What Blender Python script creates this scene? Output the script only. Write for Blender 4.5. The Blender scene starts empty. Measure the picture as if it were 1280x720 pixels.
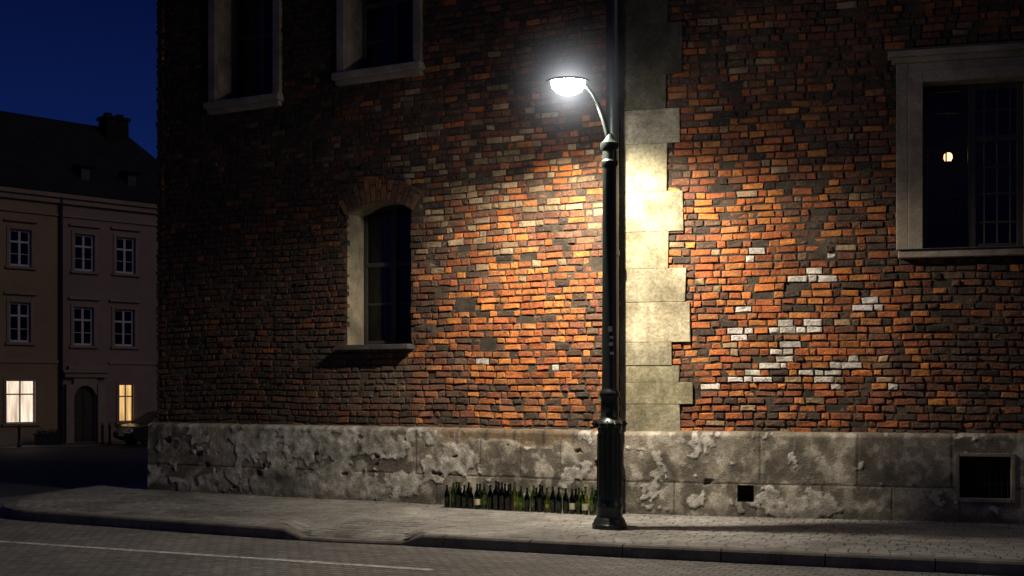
import bpy, bmesh, math, random
from mathutils import Vector, noise
random.seed(7)
scene=bpy.context.scene
EYE=1.6; F=1500.0; CX=640.0; HY=485.0

# ------------------------------------------------------------------ helpers
def sm(a,b,x):
    t=max(0.0,min(1.0,(x-a)/(b-a))); return t*t*(3-2*t)
def fbm(x,y,z=0,o=3):
    v=0;a=1;s=0
    for i in range(o):
        v+=a*noise.noise(Vector((x,y,z+i*7.3)));s+=a;a*=.5;x*=2.03;y*=2.03
    return v/s
class Wall:
    def __init__(s,O,d):
        s.O=O; l=math.hypot(*d); s.d=(d[0]/l,d[1]/l)
        s.n=(s.d[1],-s.d[0])
    def pt(s,u,o,z): return (s.O[0]+s.d[0]*u+s.n[0]*o, s.O[1]+s.d[1]*u+s.n[1]*o, z)
    def uv(s,px,py,off=0.0):
        a=(px-CX)/F; B=(s.O[0]+s.n[0]*off,s.O[1]+s.n[1]*off)
        cr=lambda p,q:p[0]*q[1]-p[1]*q[0]
        t=cr(B,s.d)/cr((a,1),s.d)
        return ((t*a-B[0])*s.d[0]+(t-B[1])*s.d[1], EYE+(HY-py)/F*t)
class MB:
    def __init__(s): s.v=[];s.f=[];s.c=[];s.m=[]
    def quad(s,a,b,c,d,m=0,col=None):
        i=len(s.v); s.v+= [a,b,c,d]; s.f.append((i,i+1,i+2,i+3)); s.m.append(m)
        if col: s.c+=[col]*4
    def box(s,w,u0,u1,o0,o1,z0,z1,m=0):
        i=len(s.v)
        for (o,z) in ((o0,z0),(o1,z0),(o1,z1),(o0,z1)):
            s.v.append(w.pt(u0,o,z)); s.v.append(w.pt(u1,o,z))
        for q in ((0,1,3,2),(2,3,5,4),(4,5,7,6),(6,7,1,0),(0,2,4,6),(1,7,5,3)):
            s.f.append(tuple(i+k for k in q)); s.m.append(m)
    def block(s,q,inw,ch,dep,col,jit=0.0):
        q=[Vector(p) for p in q]; c=sum(q,Vector())/4; n=Vector(inw); i=len(s.v)
        for p in q: s.v.append(tuple(p+n*dep))
        for p in q: s.v.append(tuple(p+n*(ch*.9)))
        for p in q:
            dl=(c-p); dl.normalize()
            s.v.append(tuple(p+dl*ch*(1.3+random.random()*jit*2)+n*random.uniform(0,jit*ch)))
        for a in range(4):
            b=(a+1)%4
            s.f.append((i+a,i+b,i+4+b,i+4+a)); s.f.append((i+4+a,i+4+b,i+8+b,i+8+a)); s.m+= [0,0]
        s.f.append((i+8,i+9,i+10,i+11)); s.m.append(0)
        s.c+=[col]*12
    def obj(s,name,mats,parent=None,smooth=False,bevel=0,fixn=True):
        me=bpy.data.meshes.new(name); me.from_pydata(s.v,[],s.f)
        if not isinstance(mats,(list,tuple)): mats=[mats]
        for m in mats: me.materials.append(m)
        me.polygons.foreach_set('material_index',s.m)
        if s.c and len(s.c)==len(s.v):
            ca=me.color_attributes.new('Col','FLOAT_COLOR','POINT')
            ca.data.foreach_set('color',[x for c in s.c for x in (c[0],c[1],c[2],c[3] if len(c)>3 else 1.0)])
        if fixn:
            bm=bmesh.new(); bm.from_mesh(me); bmesh.ops.recalc_face_normals(bm,faces=bm.faces); bm.to_mesh(me); bm.free()
        if smooth: me.polygons.foreach_set('use_smooth',[True]*len(me.polygons))
        me.update()
        o=bpy.data.objects.new(name,me); scene.collection.objects.link(o)
        if parent: o.parent=parent
        if bevel:
            b=o.modifiers.new('bev','BEVEL'); b.width=bevel; b.segments=2; b.limit_method='ANGLE'
        return o
def empty(name,loc=(0,0,0)):
    e=bpy.data.objects.new(name,None); e.empty_display_size=.3; e.location=loc; scene.collection.objects.link(e); return e
def lathe(b,prof,cx,cy,seg=24,m=0,z0=0):
    i=len(b.v)
    for (r,z) in prof:
        for k in range(seg):
            a=2*math.pi*k/seg; b.v.append((cx+r*math.cos(a),cy+r*math.sin(a),z+z0))
    for j in range(len(prof)-1):
        for k in range(seg):
            k2=(k+1)%seg
            b.f.append((i+j*seg+k,i+j*seg+k2,i+(j+1)*seg+k2,i+(j+1)*seg+k)); b.m.append(m)
def tube(b,pts,r,seg=10,m=0,cap=True):
    pts=[Vector(p) for p in pts]; i=len(b.v); n=len(pts)
    for j,p in enumerate(pts):
        t=(pts[min(j+1,n-1)]-pts[max(j-1,0)]).normalized()
        up=Vector((0,1,0)) if abs(t.y)<.9 else Vector((1,0,0))
        x=t.cross(up).normalized(); y=t.cross(x)
        rr=r[j] if isinstance(r,(list,tuple)) else r
        for k in range(seg):
            a=2*math.pi*k/seg; b.v.append(tuple(p+x*rr*math.cos(a)+y*rr*math.sin(a)))
    for j in range(n-1):
        for k in range(seg):
            k2=(k+1)%seg; b.f.append((i+j*seg+k,i+j*seg+k2,i+(j+1)*seg+k2,i+(j+1)*seg+k)); b.m.append(m)
    if cap:
        b.f.append(tuple(i+k for k in range(seg))); b.m.append(m)
        b.f.append(tuple(i+(n-1)*seg+k for k in range(seg))); b.m.append(m)

# ------------------------------------------------------------------ materials
def base(name):
    m=bpy.data.materials.new(name); m.use_nodes=True; nt=m.node_tree
    return m,nt,nt.nodes['Principled BSDF']
def coords(nt,kind='Object'):
    t=nt.nodes.new('ShaderNodeTexCoord'); return t.outputs[kind]
def nz(nt,vec,scale,detail=4,rough=.6):
    n=nt.nodes.new('ShaderNodeTexNoise'); n.inputs['Scale'].default_value=scale
    n.inputs['Detail'].default_value=detail; n.inputs['Roughness'].default_value=rough
    nt.links.new(vec,n.inputs['Vector']); return n.outputs['Fac']
def ramp(nt,fac,a,b,ca=(0,0,0,1),cb=(1,1,1,1)):
    r=nt.nodes.new('ShaderNodeValToRGB'); e=r.color_ramp.elements
    e[0].position=a;e[1].position=b;e[0].color=ca;e[1].color=cb
    nt.links.new(fac,r.inputs[0]); return r.outputs[0]
def mix(nt,fac,a,b,mode='MIX'):
    n=nt.nodes.new('ShaderNodeMix'); n.data_type='RGBA'; n.blend_type=mode
    if isinstance(fac,float): n.inputs[0].default_value=fac
    else: nt.links.new(fac,n.inputs[0])
    for k,x in ((6,a),(7,b)):
        if isinstance(x,tuple): n.inputs[k].default_value=(x[0],x[1],x[2],1)
        else: nt.links.new(x,n.inputs[k])
    return n.outputs[2]
def bump(nt,p,h,strength,dist):
    b=nt.nodes.new('ShaderNodeBump'); b.inputs['Strength'].default_value=strength; b.inputs['Distance'].default_value=dist
    nt.links.new(h,b.inputs['Height']); nt.links.new(b.outputs[0],p.inputs['Normal']); return b
def stone(name,c1,c2,scale=3,rough=.9,bs=.6,bd=.01,stain=.5,attr=False,fine=60,smear=None):
    m,nt,p=base(name); v=coords(nt)
    big=ramp(nt,nz(nt,v,scale,5,.65),.35,.68)
    if attr:
        a=nt.nodes.new('ShaderNodeAttribute'); a.attribute_name='Col'
        col=mix(nt,big,mix(nt,1.0,a.outputs['Color'],c1,'MULTIPLY'),mix(nt,1.0,a.outputs['Color'],c2,'MULTIPLY'))
    else: col=mix(nt,big,c1,c2)
    dk=ramp(nt,nz(nt,v,scale*.37,4,.7),.42,.62)
    col=mix(nt,dk,col,mix(nt,1.0,col,(1-stain,1-stain,1-stain*1.05),'MULTIPLY'))
    fn=nz(nt,v,fine,4,.75)
    col=mix(nt,.7,col,mix(nt,1.0,col,ramp(nt,fn,.3,.7,(.35,.35,.35,1),(1.5,1.5,1.5,1)),'MULTIPLY'))
    if smear:
        sf=ramp(nt,nz(nt,v,17,4,.7),.53,.74,(0,0,0,1),(.65,.65,.65,1))
        col=mix(nt,sf,col,smear)
        sg=ramp(nt,nz(nt,v,7,4,.75),.54,.70,(0,0,0,1),(.7,.7,.7,1))
        col=mix(nt,sg,col,(.055,.036,.028))
    nt.links.new(col,p.inputs['Base Color']); p.inputs['Roughness'].default_value=rough
    bump(nt,p,fn,bs,bd); return m
def plain(name,c,rough=.5,metal=0,spec=.5):
    m,nt,p=base(name); v=coords(nt)
    n=nz(nt,v,9,4,.7)
    col=mix(nt,ramp(nt,n,.3,.7),tuple(x*.75 for x in c),tuple(min(1,x*1.25) for x in c))
    nt.links.new(col,p.inputs['Base Color']); p.inputs['Roughness'].default_value=rough; p.inputs['Metallic'].default_value=metal
    p.inputs['Specular IOR Level'].default_value=spec
    bump(nt,p,nz(nt,v,70,3),.15,.004)
    return m
M_brick=stone('brick_faces',(.8,.78,.78),(1.4,1.28,1.2),5,.92,1.0,.024,.35,attr=True,fine=34,smear=(.21,.15,.10))
M_mortar=stone('lime_mortar',(.045,.036,.029),(.12,.095,.07),4,.95,1,.02,.5)
M_plinth=stone('plinth_render',(.9,.9,.9),(1.38,1.37,1.35),6,.93,1.0,.016,.4,attr=True,fine=50)
M_quoin=stone('quoin_stone',(.52,.475,.375),(.25,.22,.155),2.2,.88,.9,.012,.55,attr=True,fine=24)
M_trim=stone('stone_trim',(.38,.32,.26),(.25,.205,.165),3,.85,.5,.008,.4)
M_reveal=stone('reveal_plaster',(.46,.39,.28),(.27,.23,.16),3.5,.88,.6,.008,.5)
M_slate=stone('slate_sill',(.05,.05,.055),(.11,.10,.10),6,.6,.4,.005,.3)
M_paver=stone('paving_setts',(.85,.85,.86),(1.2,1.2,1.2),2,.75,.6,.006,.4,attr=True,fine=40)
M_kerb=stone('kerb_granite',(.20,.18,.165),(.12,.11,.10),5,.7,.5,.006,.4)
M_joint=stone('joint_sand',(.07,.065,.06),(.11,.10,.09),6,.95,.5,.01,.3)
M_asph=stone('asphalt',(.045,.046,.05),(.07,.07,.072),1.2,.75,.6,.006,.35,fine=90)
M_frame=plain('dark_window_wood',(.035,.03,.026),.45)
M_frame2=plain('brown_window_wood',(.08,.068,.06),.5)
M_wframe=plain('white_window_wood',(.62,.62,.64),.5)
M_iron=plain('lamp_iron',(.026,.034,.033),.36,.5)
M_pipe=plain('downpipe_metal',(.035,.042,.042),.4,.4)
M_room=plain('room_dark',(.05,.04,.035),.9)
M_curt=plain('curtain',(.20,.175,.16),.9)
M_roof=stone('roof_tiles',(.012,.012,.013),(.025,.022,.022),3,.95,.6,.02,.4)
M_far1=stone('ochre_plaster',(.42,.31,.18),(.35,.26,.15),.8,.9,.2,.004,.15)
M_far2=stone('pink_plaster',(.38,.27,.24),(.32,.23,.21),.8,.9,.2,.004,.15)
M_fartrim=stone('far_trim',(.42,.33,.25),(.34,.27,.21),1,.9,.2,.004,.15)
M_black=plain('black_paint',(.012,.012,.013),.25)
M_rubber=plain('rubber',(.015,.015,.015),.8)
M_wood=plain('door_wood',(.03,.02,.014),.5)
M_sticker=plain('sticker_paper',(.5,.5,.5),.6)
M_label=plain('bottle_label',(.36,.34,.22),.6)
def glasspane():
    m=bpy.data.materials.new('window_glass'); m.use_nodes=True; nt=m.node_tree; nt.nodes.clear()
    o=nt.nodes.new('ShaderNodeOutputMaterial'); mx=nt.nodes.new('ShaderNodeMixShader')
    t=nt.nodes.new('ShaderNodeBsdfTransparent'); g=nt.nodes.new('ShaderNodeBsdfGlossy'); f=nt.nodes.new('ShaderNodeFresnel')
    t.inputs[0].default_value=(.7,.75,.78,1); g.inputs['Roughness'].default_value=.03; f.inputs[0].default_value=1.5
    b=nt.nodes.new('ShaderNodeBump'); n=nt.nodes.new('ShaderNodeTexNoise'); n.inputs['Scale'].default_value=2.5
    b.inputs['Strength'].default_value=.2; b.inputs['Distance'].default_value=.02
    tc=nt.nodes.new('ShaderNodeTexCoord'); nt.links.new(tc.outputs['Object'],n.inputs['Vector'])
    nt.links.new(n.outputs['Fac'],b.inputs['Height']); nt.links.new(b.outputs[0],g.inputs['Normal'])
    nt.links.new(f.outputs[0],mx.inputs[0]); nt.links.new(t.outputs[0],mx.inputs[1]); nt.links.new(g.outputs[0],mx.inputs[2])
    nt.links.new(mx.outputs[0],o.inputs[0]); return m
M_glass=glasspane()
def emis(name,c,s,noisy=0):
    m,nt,p=base(name); p.inputs['Base Color'].default_value=(.5,.45,.35,1)
    p.inputs['Emission Strength'].default_value=s
    if noisy:
        v=coords(nt); w=nt.nodes.new('ShaderNodeMapping'); w.inputs['Scale'].default_value=(3,3,.25); nt.links.new(v,w.inputs[0])
        col=ramp(nt,nz(nt,w.outputs[0],noisy,4),.3,.7,(c[0]*.35,c[1]*.3,c[2]*.25,1),(*c,1)); nt.links.new(col,p.inputs['Emission Color'])
    else: p.inputs['Emission Color'].default_value=(*c,1)
    return m
M_bulb=emis('lamp_diffuser_lit',(1,.98,.95),90)
M_litwin=emis('lit_curtain_warm',(1,.84,.66),1.35,2.0)
M_litwin2=emis('lit_curtain_yellow',(1,.62,.22),1.2,2.0)
M_sconce=emis('sconce_lit',(1,.50,.22),4)
def bottleglass(name,c,r=.03):
    m,nt,p=base(name); p.inputs['Base Color'].default_value=(*c,1); p.inputs['Transmission Weight'].default_value=1
    p.inputs['Roughness'].default_value=r; p.inputs['IOR'].default_value=1.52; return m
M_bg=[bottleglass('bottle_green',(.30,.46,.10)),bottleglass('bottle_olive',(.50,.58,.14)),bottleglass('bottle_dark',(.04,.07,.03)),bottleglass('bottle_black_green',(.08,.13,.05))]

# ------------------------------------------------------------------ main building frames
C=(1.377,15.30)
L=Wall(C,(7.11,-3.60)); R=Wall(C,(4.65,-1.20))
LEN=math.hypot(7.11,3.60); UL=-LEN; UR=11.5; TOP=10.6
BO=-0.10
S=Wall((L.pt(UL+.08,BO,0)[0]-L.n[0]*10, L.pt(UL+.08,BO,0)[1]-L.n[1]*10),(L.n[0],L.n[1]))
bld=empty('brick_building')
def rect(w,x0,x1,yt,yb,xm=None,off=BO):
    u0=w.uv(x0,yb,off)[0]; u1=w.uv(x1,yb,off)[0]; xm=xm or (x0+x1)/2
    return [u0,u1,w.uv(xm,yb,off)[1],w.uv(xm,yt,off)[1]]
o1=rect(L,271,343,-60,124); o2=rect(L,432,518,-110,86)
o1[3]=o1[2]+1.95; o2[3]=o2[2]+1.95
o3=rect(L,433,513,264,431)
arch_rise=.15
o4=rect(R,1153,1283,101,312,1200)
PT=1.03
def arch_range(z,o,rise,extra=0):
    cu=(o[0]+o[1])/2; hw=(o[1]-o[0])/2
    if z<=o[3]: return (o[0],o[1])
    rad=(hw*hw+rise*rise)/(2*rise)+extra; cz=o[3]+rise-((hw*hw+rise*rise)/(2*rise))
    d=rad*rad-(z-cz)**2
    if d<=0: return None
    h=min(math.sqrt(d),hw+(extra*.45)); return (cu-h,cu+h)
RING=.31
def openL(z):
    r=[]
    for o in (o1,o2):
        if o[2]-.1<z<o[3]+.2: r.append((o[0]-.05,o[1]+.05))
    if o3[2]-.02<z<=o3[3]: r.append((o3[0],o3[1]))
    elif z>o3[3]:
        a=arch_range(z,o3,arch_rise,RING)
        if a and z<o3[3]+arch_rise+RING: r.append(a)
    return r
def openR(z):
    return [(o4[0]-.2,o4[1]+.2)] if o4[2]-.05<z<o4[3]+.15 else []
_gc={}
def G(w,u,z,px,py,ru,rz):
    k=(w is L,px,py)
    if k not in _gc: _gc[k]=w.uv(px,py,BO)
    a=_gc[k]; return math.exp(-((u-a[0])/ru)**2-((z-a[1])/rz)**2)
WH=[(925,390),(934,388),(918,420),(945,310),(957,308),(935,308),(985,357),(1010,352),(1022,346),(1020,335),(1045,323),(985,408),(1003,399),(1020,400),(1004,410),(975,410),(1018,410),(945,400),(925,410),(936,410),(918,472),(930,472),(945,470),(960,462),(975,462),(990,452),(990,430),(978,440),(968,463),(1015,470),(1030,470),(1045,460),(1055,460),(1068,450),(1040,482),(1088,378),(1090,388),(1101,388),(1120,483),(878,482),(944,478),(984,452),(1037,470),(1024,472),(988,440),(940,320)]
WHL=[(605,450),(688,458)]
WHR_uv=[R.uv(x,y,BO) for x,y in WH]; WHL_uv=[L.uv(x,y,BO) for x,y in WHL]
def lerp(a,b,t): return tuple(a[i]+(b[i]-a[i])*t for i in range(3))
def brickcol(w,u0,u1,z0,z1):
    u=(u0+u1)/2; z=(z0+z1)/2
    pts=WHR_uv if w is R else (WHL_uv if w is L else [])
    for a in pts:
        if u0-.02<=a[0]<=u1+.02 and z0-.008<=a[1]<=z1+.008:
            g=random.uniform(.66,.95); return (g,g*.97,g*.94)
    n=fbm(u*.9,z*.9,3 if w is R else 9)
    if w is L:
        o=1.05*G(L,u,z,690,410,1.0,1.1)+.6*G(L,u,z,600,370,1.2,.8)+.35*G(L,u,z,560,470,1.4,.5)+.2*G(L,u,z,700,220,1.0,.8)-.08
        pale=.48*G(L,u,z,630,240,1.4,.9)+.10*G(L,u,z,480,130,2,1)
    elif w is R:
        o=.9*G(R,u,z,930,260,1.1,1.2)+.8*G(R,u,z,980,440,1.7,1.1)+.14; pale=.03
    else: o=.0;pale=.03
    po=max(.03,min(.88,.08+.66*o+.5*n)); r=random.random()  # own brick mix, with extra orange painting the lamp's lit area
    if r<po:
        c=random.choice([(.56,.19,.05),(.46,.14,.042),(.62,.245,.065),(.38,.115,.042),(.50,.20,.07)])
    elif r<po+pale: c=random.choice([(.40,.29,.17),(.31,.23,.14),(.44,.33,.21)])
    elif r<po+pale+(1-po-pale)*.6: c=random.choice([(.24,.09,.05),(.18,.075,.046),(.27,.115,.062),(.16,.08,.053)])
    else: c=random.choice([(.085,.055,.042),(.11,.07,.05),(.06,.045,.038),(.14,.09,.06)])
    k=random.uniform(.75,1.18); c=tuple(x*k for x in c)
    if w is L:
        g=(G(L,u,z,455,478,.95,.33)+.7*G(L,u,z,390,440,.5,.2))*(.6+.8*fbm(u*3,z*3,5))
        c=lerp(c,(.21,.18,.15),max(0,min(.85,g*1.1)))
        hd=.9*G(L,u,z,607,428,.26,.14)+.6*G(L,u,z,585,378,.15,.1)
        c=lerp(c,(.07,.045,.035),min(.8,hd))
        dk=1-.6*sm(.6,3.6,-u-1.6)-.25*sm(5.2,6.6,z)*sm(.5,2.5,-u); c=tuple(x*max(.3,dk) for x in c)  # colour darkened to the left and top, painting the lamp's falloff
    if w is R: c=tuple(x*(1-.35*sm(3.0,5.0,u))*(1-.3*sm(4.2,5.5,z)) for x in c)  # lamp falloff painted in here too, outwards and upwards
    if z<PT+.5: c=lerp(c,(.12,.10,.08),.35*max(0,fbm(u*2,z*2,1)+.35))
    return c
def lay(w,ua,ub,z0,z1,openf,name,CH=.090):
    b=MB(); inw=(-w.n[0],-w.n[1],0); z=z0; row=0
    while z<z1:
        h=CH*random.uniform(.93,1.07); u=ua-(random.random()*.12+(row%2)*.07); k=row%2
        ops=openf(z+h/2)
        while u<ub:
            ln=(.235 if (k%2==0) else .125)*random.uniform(.84,1.14)
            if random.random()<.15: ln*=.8
            k+=1; j=.014+random.random()*.012
            segs=[(max(u,ua-random.random()*.01),min(u+ln-j,ub))]
            for (a,c) in ops:
                ns=[]
                for (p,q) in segs:
                    if q<=a or p>=c: ns.append((p,q))
                    else:
                        if p<a-.03: ns.append((p,a))
                        if q>c+.03: ns.append((c,q))
                segs=ns
            for (p,q) in segs:
                if q-p<.03: continue
                wob=lambda uu:.026*noise.noise(Vector((uu*.7,z*.4,2)))+.009*noise.noise(Vector((uu*4,z*5,4)))
                za=z+j*.55; zb=z+h-j*.55
                um=(p+q)/2
                hole=0
                if w is L:
                    hole=G(L,um,z,607,428,.20,.11)+.8*G(L,um,z,585,378,.12,.08)
                    if hole>.55 and random.random()<.8: continue
                elif w is R and random.random()<.004: continue
                if random.random()<.004: continue
                off=BO+random.gauss(0,.006)-.036*max(0,fbm(um*1.5,z*1.5,11)-.10)-.02*hole
                if random.random()<.05: off-=.015
                jj=lambda:random.gauss(0,.0042)
                tl=random.gauss(0,.004)
                qd=[w.pt(p+jj(),off+tl,za+wob(p)+jj()),w.pt(q+jj(),off-tl,za+wob(q)+jj()),w.pt(q+jj(),off-tl+random.gauss(0,.003),zb+wob(q)+jj()),w.pt(p+jj(),off+tl,zb+wob(p)+jj())]
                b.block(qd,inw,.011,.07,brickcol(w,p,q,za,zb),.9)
            u+=ln
        z+=h; row+=1
    return b
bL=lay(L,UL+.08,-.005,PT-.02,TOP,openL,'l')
cu=(o3[0]+o3[1])/2; hw=(o3[1]-o3[0])/2; rad=(hw*hw+arch_rise**2)/(2*arch_rise); cz=o3[3]+arch_rise-rad
amax=math.asin(min(1,(hw+.03)/rad)); NV=15
for i in range(NV):
    a0=-amax+2*amax*i/NV+.006/rad; a1=-amax+2*amax*(i+1)/NV-.006/rad
    for (r0,r1) in ((rad,rad+.13),(rad+.142,rad+RING-.01)) if i%2 else ((rad,rad+.23),(rad+.242,rad+RING-.01)):
        P=lambda a,r:L.pt(cu+math.sin(a)*r,BO+.008,cz+math.cos(a)*r)
        k=random.uniform(.6,.95); c=random.choice([(.28,.13,.07),(.20,.10,.06),(.33,.15,.07),(.14,.08,.06)])
        bL.block([P(a0,r0),P(a1,r0),P(a1,r1),P(a0,r1)],(-L.n[0],-L.n[1],0),.009,.07,tuple(x*k for x in c),.6)
bL.obj('left_wall_bricks',M_brick,bld)
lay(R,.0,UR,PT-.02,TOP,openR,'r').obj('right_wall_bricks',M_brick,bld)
lay(S,0,10-.0,PT-.02,TOP,lambda z:[],'s').obj('return_wall_bricks',M_brick,bld)

def panel(b,w,off,u0,u1,z0,z1,ops,depth,m=0,mr=0):
    us=sorted(set([u0,u1]+[x for o in ops for x in o[:2]])); zs=sorted(set([z0,z1]+[x for o in ops for x in o[2:4]]))
    for i in range(len(us)-1):
        for j in range(len(zs)-1):
            um=(us[i]+us[i+1])/2; zm=(zs[j]+zs[j+1])/2
            if any(o[0]<um<o[1] and o[2]<zm<o[3] for o in ops): continue
            b.quad(w.pt(us[i],off,zs[j]),w.pt(us[i+1],off,zs[j]),w.pt(us[i+1],off,zs[j+1]),w.pt(us[i],off,zs[j+1]),m)
    for o in ops:
        a,c,d,e=o[:4]; q=off-depth
        b.quad(w.pt(a,off,d),w.pt(a,off,e),w.pt(a,q,e),w.pt(a,q,d),mr)
        b.quad(w.pt(c,off,d),w.pt(c,off,e),w.pt(c,q,e),w.pt(c,q,d),mr)
        b.quad(w.pt(a,off,d),w.pt(c,off,d),w.pt(c,q,d),w.pt(a,q,d),mr)
        b.quad(w.pt(a,off,e),w.pt(c,off,e),w.pt(c,q,e),w.pt(a,q,e),mr)
MO=BO-.026
b=MB()
o3full=[o3[0],o3[1],o3[2],o3[3]+arch_rise]
panel(b,L,MO,UL+.085,-.003,PT-.05,TOP,[o1,o2,o3full],.5,0,1)
b.obj('left_wall_mortar',[M_mortar,M_reveal],bld,fixn=False)
b=MB(); panel(b,R,MO,0,UR,PT-.05,TOP,[o4],.34,0,1)
b.obj('right_wall_mortar',[M_mortar,M_trim],bld,fixn=False)
b=MB(); panel(b,S,-.026,0,10,0,TOP,[],.1); b.obj('return_wall_mortar',M_mortar,bld,fixn=False)
b=MB(); N=20
for i in range(N):
    u_a=o3[0]+(o3[1]-o3[0])*i/N; u_b=o3[0]+(o3[1]-o3[0])*(i+1)/N
    za=cz+math.sqrt(max(0,rad*rad-(u_a-cu)**2)); zb=cz+math.sqrt(max(0,rad*rad-(u_b-cu)**2)); zt=o3full[3]+.002
    b.quad(L.pt(u_a,MO-.001,za),L.pt(u_b,MO-.001,zb),L.pt(u_b,MO-.001,zt),L.pt(u_a,MO-.001,zt))
    b.quad(L.pt(u_a,MO,za),L.pt(u_b,MO,zb),L.pt(u_b,MO-.5,zb),L.pt(u_a,MO-.5,za))
b.obj('arch_soffit',M_reveal,bld,fixn=False)

# ---- windows
def window(w,o,off,name,mull=(.5,),trans=(.36,),munt_v=0,munt_h=(),curtain=False,fm=None,fr=.065,parent=None):
    fm=fm or M_frame; parent=parent or bld
    b=MB(); a,c,d,e=o[:4]; W=c-a; H=e-d; t=.05
    b.box(w,a,a+fr,off-t,off,d,e); b.box(w,c-fr,c,off-t,off,d,e)
    b.box(w,a+fr,c-fr,off-t,off-.002,d,d+fr*1.2); b.box(w,a+fr,c-fr,off-t,off-.002,e-fr,e)
    for m_ in mull: b.box(w,a+W*m_-fr*.6,a+W*m_+fr*.6,off-t,off+.012,d+.003,e-.003)
    for t_ in trans: b.box(w,a+fr,c-fr,off-t,off+.006,e-H*t_-fr*.5,e-H*t_+fr*.5)
    for m_ in munt_h: b.box(w,a+fr,c-fr,off-t*.8,off-.012,e-H*m_-.014,e-H*m_+.014)
    if munt_v:
        n=len(mull)+1; ed=[0]+list(mull)+[1]
        for i in range(n):
            for k in range(1,munt_v+1):
                x=a+W*(ed[i]+(ed[i+1]-ed[i])*k/(munt_v+1)); b.box(w,x-.009,x+.009,off-t*.8,off-.014,d+fr,e-fr)
    b.obj(name+'_frame',fm,parent,bevel=.006)
    g=MB(); g.quad(w.pt(a,off-.03,d),w.pt(c,off-.03,d),w.pt(c,off-.03,e),w.pt(a,off-.03,e)); g.obj(name+'_glass',M_glass,parent,fixn=False)
    r=MB(); q=off-.06; z=q-1.6; x0=a-.5;x1=c+.5;y0=d-.5;y1=e+.3
    r.quad(w.pt(x0,z,y0),w.pt(x1,z,y0),w.pt(x1,z,y1),w.pt(x0,z,y1))
    for (p_,q_) in (((x0,y0),(x1,y0)),((x1,y0),(x1,y1)),((x1,y1),(x0,y1)),((x0,y1),(x0,y0))):
        r.quad(w.pt(p_[0],q,p_[1]),w.pt(q_[0],q,q_[1]),w.pt(q_[0],z,q_[1]),w.pt(p_[0],z,p_[1]))
    for ring in (((x0,a),(y0,y1)),((c,x1),(y0,y1)),((a,c),(y0,d)),((a,c),(e,y1))):
        (ua_,ub_),(va_,vb_)=ring
        r.quad(w.pt(ua_,q,va_),w.pt(ub_,q,va_),w.pt(ub_,q,vb_),w.pt(ua_,q,vb_))
    r.obj(name+'_room',M_room,parent,fixn=False)
    if curtain:
        k=MB()
        for (s0,s1) in ((a,a+W*.36),(c-W*.36,c)):
            n=40
            for i in range(n):
                p0=s0+(s1-s0)*i/n;p1=s0+(s1-s0)*(i+1)/n
                f=lambda x:off-.16+.03*math.sin(x*60+math.sin(x*17)*1.5)
                k.quad(w.pt(p0,f(p0),d),w.pt(p1,f(p1),d),w.pt(p1,f(p1),e),w.pt(p0,f(p0),e))
        k.obj(name+'_curtain',M_curt,parent,smooth=True,fixn=False)
window(L,o1,BO-.42,'upper_window_a',(.5,),(.45,),0,(.72,.2),True,M_frame2)
window(L,o2,BO-.42,'upper_window_b',(.5,),(.45,),0,(.72,.2),True,M_frame2)
window(L,o3full,BO-.44,'arched_window',(.5,),(.42,),0,(.7,),True,M_frame)
window(R,o4,BO-.2,'grilled_window',(.5,),(.33,),3,(.16,.5,.66,.83),False,fr=.075)
u,z=R.uv(1185,198,BO-1.2)
b=MB(); p=R.pt(u,BO-1.2,z)
lathe(b,[(.001,-.05),(.035,-.04),(.055,.0),(.05,.05),(.03,.07),(.001,.075)],p[0],p[1],16,0,p[2])
lathe(b,[(.012,-.13),(.055,-.06),(.06,-.045),(.02,-.05)],p[0],p[1],14,1,p[2])
tube(b,[(p[0],p[1],p[2]-.12),R.pt(u+.1,BO-1.5,z-.15),R.pt(u+.1,BO-1.65,z-.1)],.012,8,1)
b.obj('room_sconce',[M_sconce,M_iron],bld,smooth=True)

# ---- trims
b=MB(); t0=MO-.02
for o in (o1,o2):
    s=.13
    b.box(L,o[0]-s,o[0],t0,BO+.05,o[2]-.0,o[3]+s); b.box(L,o[1],o[1]+s,t0,BO+.05,o[2],o[3]+s)
    b.box(L,o[0],o[1],t0,BO+.048,o[3],o[3]+s)
    b.box(L,o[0]-s-.06,o[1]+s+.06,t0,BO+.15,o[3]+s+.002,o[3]+s+.12)
    b.box(L,o[0]-s-.03,o[1]+s+.03,MO-.4,BO+.13,o[2]-.10,o[2]-.002)
    b.box(L,o[0]-s,o[1]+s,t0,BO+.07,o[2]-.17,o[2]-.102)
s=.30
b.box(R,o4[0]-s,o4[0]-s*.55-.001,t0,BO+.045,o4[2],o4[3]+s*.8); b.box(R,o4[1]+s*.55+.001,o4[1]+s,t0,BO+.045,o4[2],o4[3]+s*.8)
b.box(R,o4[0]-s*.55,o4[0],t0,BO+.065,o4[2],o4[3]+s*.44); b.box(R,o4[1],o4[1]+s*.55,t0,BO+.065,o4[2],o4[3]+s*.44)
b.box(R,o4[0]-s*.55+.001,o4[1]+s*.55-.001,t0,BO+.042,o4[3]+s*.44+.001,o4[3]+s*.8-.001)
b.box(R,o4[0]+.001,o4[1]-.001,t0,BO+.062,o4[3],o4[3]+s*.44-.001)
b.box(R,o4[0]-s-.05,o4[1]+s+.05,t0,BO+.10,o4[3]+s*.8+.002,o4[3]+s*.8+.06)
b.box(R,o4[0]-s-.10,o4[1]+s+.10,t0,BO+.16,o4[3]+s*.8+.062,o4[3]+s*.8+.13)
b.box(R,o4[0]-s+.02,o4[1]+s-.02,MO-.2,BO+.10,o4[2]-.09,o4[2]-.002)
b.obj('window_surrounds',M_trim,bld,bevel=.008)
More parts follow.
